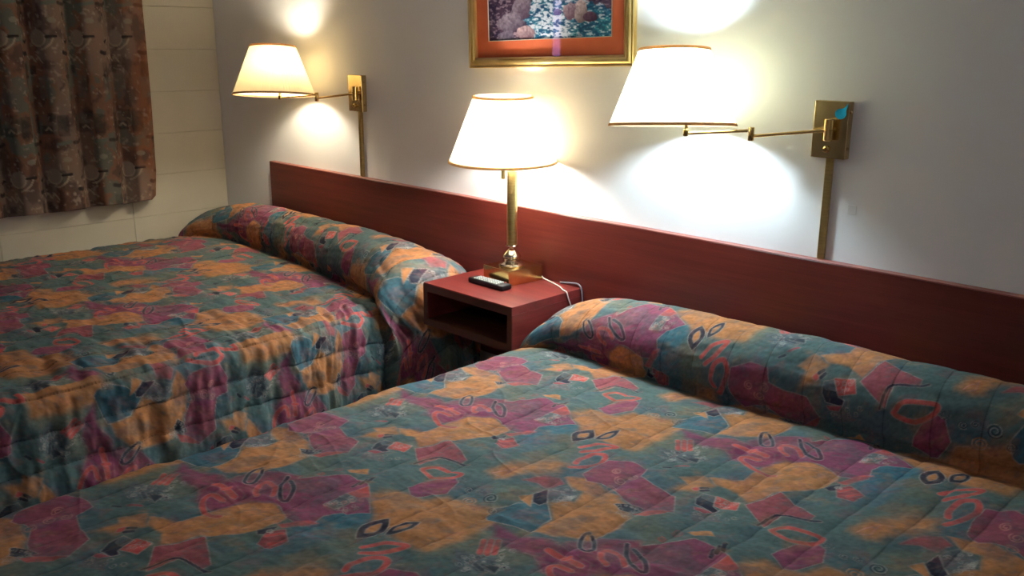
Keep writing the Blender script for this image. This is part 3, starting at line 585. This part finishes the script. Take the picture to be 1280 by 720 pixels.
def draw_cloth():
    nx, ny = int(LX/CS), int(LY/CS)
    gx, gy = np.meshgrid((np.arange(nx)+.5)*CS, (np.arange(ny)+.5)*CS, indexing='ij')
    # noise that repeats with the cloth: computed on the torus of the plain (sheared) cell
    def pn(fx, fy, seed, o=3):
        s = 0; t = 0; a = .5
        for k in range(o):
            kx, ky = max(1, int(round(LX*fx*2**k))), max(1, int(round(LY*fy*2**k)))
            rs = np.random.RandomState(seed+k); T = rs.rand(kx, ky)
            x = gx/LX*kx; y = np.mod(gy/LY-gx/LX*(LH/LY), 1)*ky
            xi = np.floor(x).astype(int); yi = np.floor(y).astype(int); u = x-xi; v = y-yi; u = u*u*(3-2*u); v = v*v*(3-2*v)
            g = lambda i, j: T[i % kx, j % ky]
            s = s+a*((g(xi, yi)*(1-u)+g(xi+1, yi)*u)*(1-v)+(g(xi, yi+1)*(1-u)+g(xi+1, yi+1)*u)*v); t += a; a *= .55
        return s/t
    nA, nB, nC, nD = pn(12, 12, 5), pn(45, 45, 15), pn(7, 7, 25), pn(150, 150, 35, 2)
    wX = gx+.010*(nA-.5)+.004*(nB-.5); wY = gy+.010*(pn(12, 12, 45)-.5)+.004*(pn(45, 45, 55)-.5)
    fX = gx+.0022*(nB-.5); fY = gy+.0022*(pn(45, 45, 55)-.5)
    col = np.zeros((nx, ny, 3)); col[:] = PAL['t']
    col = mixc(col, (.070, .125, .150), sstep(.45, .65, nA)); col = mixc(col, (.145, .155, .115), sstep(.5, .7, nC)*.7)
    def copies(x0, x1, y0, y1):
        for i in range(-2, 8):
            for j in range(-9, 6):
                dx, dy = -i*LX, -i*LH-j*LY
                if x1+dx < 0 or x0+dx > LX or y1+dy < 0 or y0+dy > LY: continue
                ix0, ix1 = max(0, int((x0+dx)/CS)), min(nx, int((x1+dx)/CS)+2)
                iy0, iy1 = max(0, int((y0+dy)/CS)), min(ny, int((y1+dy)/CS)+2)
                if ix1 > ix0 and iy1 > iy0: yield dx, dy, (slice(ix0, ix1), slice(iy0, iy1))
    def segd(X, Y, pts, closed):
        d = None; Q = list(zip(pts, pts[1:]+pts[:1])) if closed else list(zip(pts[:-1], pts[1:]))
        ins = np.zeros(X.shape, bool)
        for (ax, ay), (bx_, by) in Q:
            ex, ey = bx_-ax, by-ay
            w = np.clip(((X-ax)*ex+(Y-ay)*ey)/(ex*ex+ey*ey+1e-12), 0, 1); e = np.hypot(X-ax-w*ex, Y-ay-w*ey)
            d = e if d is None else np.minimum(d, e)
            if closed:
                c_ = ((ay > Y) != (by > Y)) & (X < (bx_-ax)*(Y-ay)/(by-ay if by != ay else 1e-12)+ax); ins ^= c_
        return np.where(ins, -d, d) if closed else d
    def put(S, cc, k): col[S] = col[S]*(1-k[..., None])+np.asarray(cc)*k[..., None]
    pale = np.array((.42, .37, .35))
    rnd = random.Random(3)
    def stroke(pts, cc, w, out, var=None, a=.92):
        if len(pts) >= 4: pts = [(q.x, q.y) for q in spline([(x, y, 0) for x, y in pts], 4)]
        m = w+.004; xs = [q[0] for q in pts]; ys = [q[1] for q in pts]
        for dx, dy, S in copies(min(xs)-m, max(xs)+m, min(ys)-m, max(ys)+m):
            d = segd(fX[S]-dx, fY[S]-dy, pts, False)
            if out: put(S, pale, out*.75*sstep(w/2+.0028, w/2+.0008, d))
            shade_ = np.asarray(cc)*(.6+.8*nB[S][..., None])
            k = a*sstep(w/2+.0007, w/2-.0007, d); put(S, shade_, k)
    for kind, c_, D, A, B in PAT:
        cc = np.array(PAL[c_])
        if kind == 'p':
            pts = [(x/1000, y/1000) for x, y in D]; soft = A/1000; m = soft*2+.02
            xs = [q[0] for q in pts]; ys = [q[1] for q in pts]
            for dx, dy, S in copies(min(xs)-m, max(xs)+m, min(ys)-m, max(ys)+m):
                big = soft > .004
                X, Y = (wX[S], wY[S]) if big else (fX[S], fY[S])
                d = segd(X-dx, Y-dy, pts, True)
                if B and big:   # pale drawn line, broken here and there
                    put(S, pale, B*.8*sstep(.0026, .0010, np.abs(d))*sstep(.45, .55, nA[S]))
                elif B:
                    put(S, pale, B*.8*sstep(.0030, .0008, d))
                v = nA[S][..., None]; v2 = nB[S][..., None]; v3 = nC[S][..., None]
                base = cc*(.74+.52*v2)
                if c_ == 'o': base = base*(1-.40*np.clip(v3*3-1.45, 0, 1))+np.array((.20, .155, .085))*.40*np.clip(v3*3-1.45, 0, 1)
                if c_ in 'pq': base = base*(1-.55*np.clip(v*3-1.4, 0, 1))+np.array((.30, .085, .075))*.55*np.clip(v*3-1.4, 0, 1); base = base*(1-.4*np.clip(v3*3-1.5, 0, 1))+np.array((.13, .06, .10))*.4*np.clip(v3*3-1.5, 0, 1)
                if c_ == 'b': base = base*(.7+.6*v)
                if big: e = sstep(soft, -soft, d+soft*.35*(nB[S]-.5)*2)
                else: e = sstep(.0009, -.0009, d)
                put(S, base, .96*e)
        elif kind == 'l':      # an open leaf: pointed oval with a paler heart
            (ax, ay), (bx_, by) = [(x/1000, y/1000) for x, y in D]; lx, ly = bx_-ax, by-ay
            def oval(k, sx):
                t = [i_/9 for i_ in range(10)]; side = lambda sg: [(ax+lx*(.5+(q-.5)*sx)-sg*ly*k*math.sin(PI*q)**.85, ay+ly*(.5+(q-.5)*sx)+sg*lx*k*math.sin(PI*q)**.85) for q in t]
                return side(1)[:-1]+side(-1)[::-1][:-1]
            for pts, c2, o_ in ((oval(A, 1), cc, .8), (oval(A*.36, .50), np.array(PAL['o']), .6)):
                xs = [q[0] for q in pts]; ys = [q[1] for q in pts]; m = .01
                for dx, dy, S in copies(min(xs)-m, max(xs)+m, min(ys)-m, max(ys)+m):
                    d = segd(fX[S]-dx, fY[S]-dy, pts, True)
                    put(S, pale, o_*sstep(.0030, .0008, d)); put(S, c2*(.65+.7*nB[S][..., None]), .95*sstep(.0008, -.0008, d))
        elif kind == 's':
            stroke([(x/1000, y/1000) for x, y in D], cc, A/1000, B)
        elif kind == 'w':
            cx, cy = D[0]/1000, D[1]/1000; r = A/1000; t0 = rnd.random()*6; dr = rnd.choice((-1, 1))
            stroke([(cx+r*(1-.75*k/26)*math.cos(t0+dr*k*.40), cy+r*(1-.75*k/26)*math.sin(t0+dr*k*.40)) for k in range(27)], cc, B/1000, 0, a=.8)
        elif kind == 'c':
            xs = [q[0]/1000 for q in D]; ys = [q[1]/1000 for q in D]; n = 0
            while n < A:
                x = rnd.uniform(min(xs), max(xs)); y = rnd.uniform(min(ys), max(ys))
                if segd(np.array([x]), np.array([y]), list(zip(xs, ys)), True)[0] > 0: 
                    n += .2; continue
                n += 1; r = rnd.uniform(.004, .009); t0 = rnd.random()*6; dr = rnd.choice((-1, 1))
                stroke([(x+r*(1-.7*k/16)*math.cos(t0+dr*k*.45), y+r*(1-.7*k/16)*math.sin(t0+dr*k*.45)) for k in range(17)], cc, .0015, 0, a=.7)
    nE, nF = pn(18, 18, 65), pn(28, 28, 75)
    col = mixc(col, (.26, .145, .075), .34*sstep(.58, .76, nE)); col = mixc(col, (.085, .120, .130), .36*sstep(.44, .28, nE))
    col = mixc(col, (.17, .06, .075), .30*sstep(.60, .75, nF)); col *= (.80+.40*nF[..., None])
    nG, nH = pn(70, 70, 85, 2), pn(95, 60, 95, 2)
    col = mixc(col, (.09, .11, .118), .38*sstep(.60, .82, nG)); col = mixc(col, (.30, .17, .11), .22*sstep(.62, .85, nH))
    col *= (.74+.52*nD[..., None])
    return col
TILE = draw_cloth()
def cloth(u, v):
    i = np.floor(u/LX); x = u-i*LX; y = np.mod(v-i*LH, LY)
    fx = x/CS-.5; fy = y/CS-.5; nx, ny = TILE.shape[:2]
    xi = np.clip(np.floor(fx).astype(int), 0, nx-2); yi = np.floor(fy).astype(int); a = np.clip(fx-xi, 0, 1)[..., None]; b = (fy-yi)[..., None]
    g = lambda p, q_: TILE[p, q_ % ny]
    return (g(xi, yi)*(1-a)+g(xi+1, yi)*a)*(1-b)+(g(xi, yi+1)*(1-a)+g(xi+1, yi+1)*a)*b

M_spread = vcol('quilted_bedspread', .85, .12, .15, 0, 1100)
M_tick = noisy(mat('mattress_ticking', rough=.85), (.62, .60, .55), (.70, .68, .63), (30, 30, 30))
M_box = noisy(mat('box_spring_cloth', rough=.9), (.45, .42, .38), (.5, .47, .43), (30, 30, 30))
M_steel = mat('bed_frame_steel', (.08, .08, .08), .5, .7)
ZT, ZH = .530, .045        # height of the made bed, hem above the carpet
def make_bed(label, X0, X1, YF, step, uoff, voff, side_phase, roll, seed, stitch0, ripple, crinkle, fine):
    """X0..X1 edges of the top, YF foot end; roll(x)-> height of the pillow roll"""
    root = empty('bed', ((X0+X1)/2, (YF)/2, 0), label, 'bed', 'double beds in the room')
    xc, yc = root.location.x, root.location.y
    r0 = .05
    # -- profile along the bed: foot hem -> top -> front of the roll -> crest -> back
    fl = ZT-ZH
    pts = [(YF-.03, ZH), (YF-.025, ZT-.12), (YF-.012, ZT-.04), (YF+.015, ZT-.012), (YF+.06, ZT)]
    pts += [(YF+.06+(abs(YF)-.06-.42)*k/12, ZT) for k in range(1, 13)]
    flat_n = len(pts)
    prof = [(-.385, -.001), (-.345, -.006), (-.312, -.013), (-.296, -.012)]           # dips into the crease
    front = [(-.300, .012), (-.318, .038), (-.326, .072), (-.320, .108), (-.300, .142), (-.268, .170), (-.225, .187), (-.180, .190), (-.135, .180), (-.095, .155), (-.066, .115), (-.054, .07), (-.050, .03)]
    full = [(y, ZT+z) for y, z in pts and [(p_[0], p_[1]-ZT) for p_ in pts]] + [(y, ZT+z) for y, z in prof+front]
    S3 = spline([(y, z, 0) for y, z in full], 10)
    Y_ = np.array([p_.x for p_ in S3]); Z_ = np.array([p_.y for p_ in S3])
    arc = np.concatenate([[0], np.cumsum(np.hypot(np.diff(Y_), np.diff(Z_)))])
    # arc position where the roll begins (the crease)
    kb = int(np.argmin(np.abs(np.arange(len(S3))-10*(flat_n+len(prof)-1))))
    aB, aE = arc[kb], arc[-1]
    kf = 10*4; aF = arc[kf]      # end of the foot curve
    def spaced(l0, l1, f0, f1):
        parts = []
        for p0, p1, st_ in ((l0, f0, step*4), (f0, f1, step), (f1, l1, step*4)):
            if p1-p0 > 1e-6: parts.append(np.linspace(p0, p1, max(2, int((p1-p0)/st_)+1)))
        return np.unique(np.concatenate(parts))
    b = spaced(0, aE, aB-(-.296-fine[2]), aE)
    yb = np.interp(b, arc, Y_); zb = np.interp(b, arc, Z_)
    # -- across
    drop = fl
    a0, a1 = X0-r0*(1-PI/2)-PI*r0/2-(drop-r0)-.0, X1+r0*(PI/2-1)+(drop-r0)
    a = spaced(a0, a1, fine[0], fine[1])
    A, Bv = np.meshgrid(a, b, indexing='ij')
    Yb = np.broadcast_to(yb, A.shape).copy(); Zb = np.broadcast_to(zb, A.shape).copy()
    wr = sstep(aB-.015, aB+.035, Bv)                       # 0 on the flat, 1 on the roll
    frac = np.clip((Bv-aB)/(aE-aB), 0, 1)
    ex1 = X1+roll['out1']*wr*(.45+.55*sstep(.15, .7, frac)); ex0 = X0-roll['out0']*wr
    rr1 = r0+roll['r1']*wr; rr0 = r0+roll['r0']*wr
    def side(s, r):
        th = np.clip(s/r, 0, PI/2); dx = r*np.sin(th); dz = r*(1-np.cos(th)); ext = np.clip(s-r*PI/2, 0, None)
        return dx+np.minimum(s, 0), dz+ext
    s1 = A-(ex1-rr1); s0 = (ex0+rr0)-A
    d1, z1 = side(s1, rr1); d0, z0 = side(s0, rr0)
    X = np.where(s1 > 0, ex1-rr1+d1, np.where(s0 > 0, ex0+rr0-d0, A))
    D = np.where(s1 > 0, z1, np.where(s0 > 0, z0, 0.0))
    rise = np.clip(Zb-ZT, -.02, None)
    rh = roll['h'](X)                                   # 0..1 along the roll
    Zr = ZT+np.where(Bv > aB-.001, rise*rh, Zb-ZT)
    # the roll is thinner where it is lower
    # the line where the roll meets the flat top wanders along the bed
    yl = roll['yc'](X); kY = (yl+.050)/(-.296+.050)
    Yb = np.where(Yb > -.050, Yb, np.where(Bv > aB, -.050+(Yb+.050)*kY, Yb+(yl+.296)*sstep(aB-.55, aB, Bv)))
    td = sstep(.02, .20, D)
    Ymono = np.where(Bv > aB, yl-.012+(-.046-yl)*frac, Yb)
    Y = Yb*(1-td)+Ymono*td
    scale = np.where(Bv > aF, (Zr-ZH)/(ZT-ZH), (Zb-ZH)/(ZT-ZH))
    Z = Zr-D*np.clip(scale, 0, 2)
    Z = np.maximum(Z, ZH-.004)
    # hanging cloth: slow waves, the roll's end bulges forward of the side
    wave = fbm(Y*5.5+seed, D*1.2, seed+3, 3)-.5
    dirx = np.where(s1 > 0, 1.0, np.where(s0 > 0, -1.0, 0.0))
    X = X+dirx*sstep(.04, .3, D)*((.045-.030*wr)*wave+.020*sstep(.2, .5, D))
    X = X-np.where(s0 > 0, 1, 0)*0
    P = np.stack([X, Y, Z], -1)
    # normals
    def nrm(P):
        n = np.cross(np.gradient(P, a, axis=0), np.gradient(P, b, axis=1)); return n/(np.linalg.norm(n, axis=-1, keepdims=True)+1e-12)
    n = nrm(P)
    # -- quilting and wrinkles
    U, V = A, np.interp(b, arc, Y_[0]+arc)[None, :]+0*A
    yref = (arc[kb]-(-.296)); V = Bv-yref               # v == y on the flat top
    q_ = (U-stitch0)/.106; dist = np.abs(q_-np.round(q_))*.106      # distance to a stitch line
    puff = (.0048-.0022*wr)*(.6+.4*crinkle)*(1-np.exp(-dist/.016))
    along = fbm(V*20, np.floor(q_)*7.7+U*3, seed+20, 3)-.5
    pucker = along*.0050*crinkle*np.exp(-dist/.030)
    wr1 = (fbm(U*4.2+V*1.5, V*9-U*2, seed+30, 4)-.5)*.016
    wr2 = (fbm(U*13+V*6, V*30-U*6, seed+40, 3)-.5)*.0046*crinkle
    fold = -np.abs(fbm(U*3.5-V*3, V*6+U*2.4, seed+50, 2)-.5)
    creas = .006*np.exp(fold*30)*sstep(.35, .7, fbm(U*3, V*3, seed+60, 2))
    rip = (fbm(V*24+2.2*U, U*8, seed+70, 2)-.5)*.0135*crinkle*ripple(X, D)*(1-.65*wr)
    H = puff+pucker+wr1+wr2+creas*(1-wr)*.7+rip
    sgn = np.sign(n[..., 2:3].mean()) or 1
    P = P+n*sgn*H[..., None]
    # -- colour
    uu = U+uoff; vv = V+voff
    if side_phase is not None:
        on = s1 > .02
        uu = np.where(on, side_phase[0]+(s1-.06), uu); vv = np.where(on, V+side_phase[1], vv)
    col = cloth(uu, vv)
    tw = .0011+.0012*crinkle
    th = sstep(tw, tw*.4, dist)*np.clip(.35+.65*sstep(.35, .45, np.abs(np.mod(V/.0046, 1)-.5)), 0, 1)
    col = col*(1-.70*th[..., None])
    P[..., 2] = np.maximum(P[..., 2], .012)
    P[..., 1] = np.minimum(P[..., 1], -.036)
    P[..., 0] -= xc; P[..., 1] -= yc
    o = grid_mesh('bedspread', P, M_spread, root, col)
    # mattress, base and frame under the spread
    L = lambda bm: loc(bm, root)
    i = .03
    obj('mattress', L(bx(X0+i, X1-i, YF+i, -.06, .295, ZT-.028, .03, 4)), M_tick, root, autosmooth=50)
    obj('box_spring', L(bx(X0+i, X1-i, YF+i, -.06, .125, .293, .012, 3)), M_box, root, autosmooth=50)
    bm = bmesh.new()
    for x in (X0+.06, X1-.09): box(bm, x, x+.03, YF+.06, -.08, .095, .124, .002, 1)
    for y in (YF+.1, -.15): box(bm, X0+.06, X1-.06, y, y+.03, .10, .124, .002, 1)
    obj('bed_frame', L(bm), M_steel, root)
    for x in (X0+.075, X1-.075):
        for y in (YF+.115, -.135):
            bm = lathe(bmesh.new(), [(0, 0), (.024, 0), (.026, .004), (.024, .012), (.013, .02), (.012, .10), (0, .10)], 20, (x, y, 0)); obj('leg', L(bm), M_steel, root, autosmooth=40)
    return root
lo = lambda x, a_, w: 1-np.exp(-np.clip(x-a_, 0, None)/w)
# near bed
make_bed('nearest bed with quilted orange, teal and plum spread, right of the nightstand', 2.545, 4.44, -2.12, .0023, 0.0, 0.0, None,
         dict(out1=.0, out0=.015, r1=.04, r0=.05, h=lambda X: .16+.84*lo(X, 2.50, .16),
         yc=lambda X: np.interp(X, [2.45, 2.52, 2.63, 2.97, 3.25, 3.47, 3.7, 4.0, 4.5], [-.37, -.35, -.275, -.282, -.282, -.25, -.248, -.205, -.20])), 5, 3.063,
         lambda X, D: .14+.5*sstep(.02, .12, D), 1.15, (2.46, 4.15, -2.0))
# far bed
make_bed('far bed with quilted patterned spread, between the block wall and the nightstand', .155, 1.925, -2.12, .0032, .13, .26, (3.276, .27),
         dict(out1=.115, out0=.02, r1=.06, r0=.06, h=lambda X: (.30+.70*lo(X, .10, .22))*(1-.10*sstep(1.6, 2.0, X)),
         yc=lambda X: np.interp(X, [.05, .16, .3, .45, 1.03, 1.47, 1.75, 1.93, 2.1], [-.36, -.33, -.25, -.215, -.245, -.292, -.345, -.42, -.445])), 23, .112,
         lambda X, D: .20+.80*sstep(1.35, 1.95, X)+.2*sstep(.02, .2, D), 1.9, (.10, 2.36, -1.85))
# ------------------------------------------------------------------ light
w = bpy.data.worlds.new('dusk'); bpy.context.scene.world = w; w.use_nodes = True
w.node_tree.nodes['Background'].inputs[0].default_value = (.42, .30, .95, 1); w.node_tree.nodes['Background'].inputs[1].default_value = WORLD
cl = empty('added_fill_light', (4.7, -2.95, RZ-.06), 'added round fill light with frosted bowl, out of view on the ceiling', 'fill light')  # unseen fill light, added to brighten the walls and beds
obj('added_fill_canopy', lathe(bmesh.new(), [(0, .06), (.17, .06), (.17, .04), (.165, .035), (0, .035)], 48), M_brass, cl, autosmooth=40)
obj('added_fill_bowl', lathe(bmesh.new(), [(.158, .035), (.150, .010), (.120, -.020), (.070, -.038), (0, -.045)], 48), bulb_mat('fill_glow', (.93, .95, 1), PWFILL), cl, smooth=True)
vs = bpy.context.scene.view_settings
vs.view_transform = 'Standard'; vs.look = 'None'; vs.gamma = 1; vs.use_curve_mapping = False; vs.exposure = EXPO
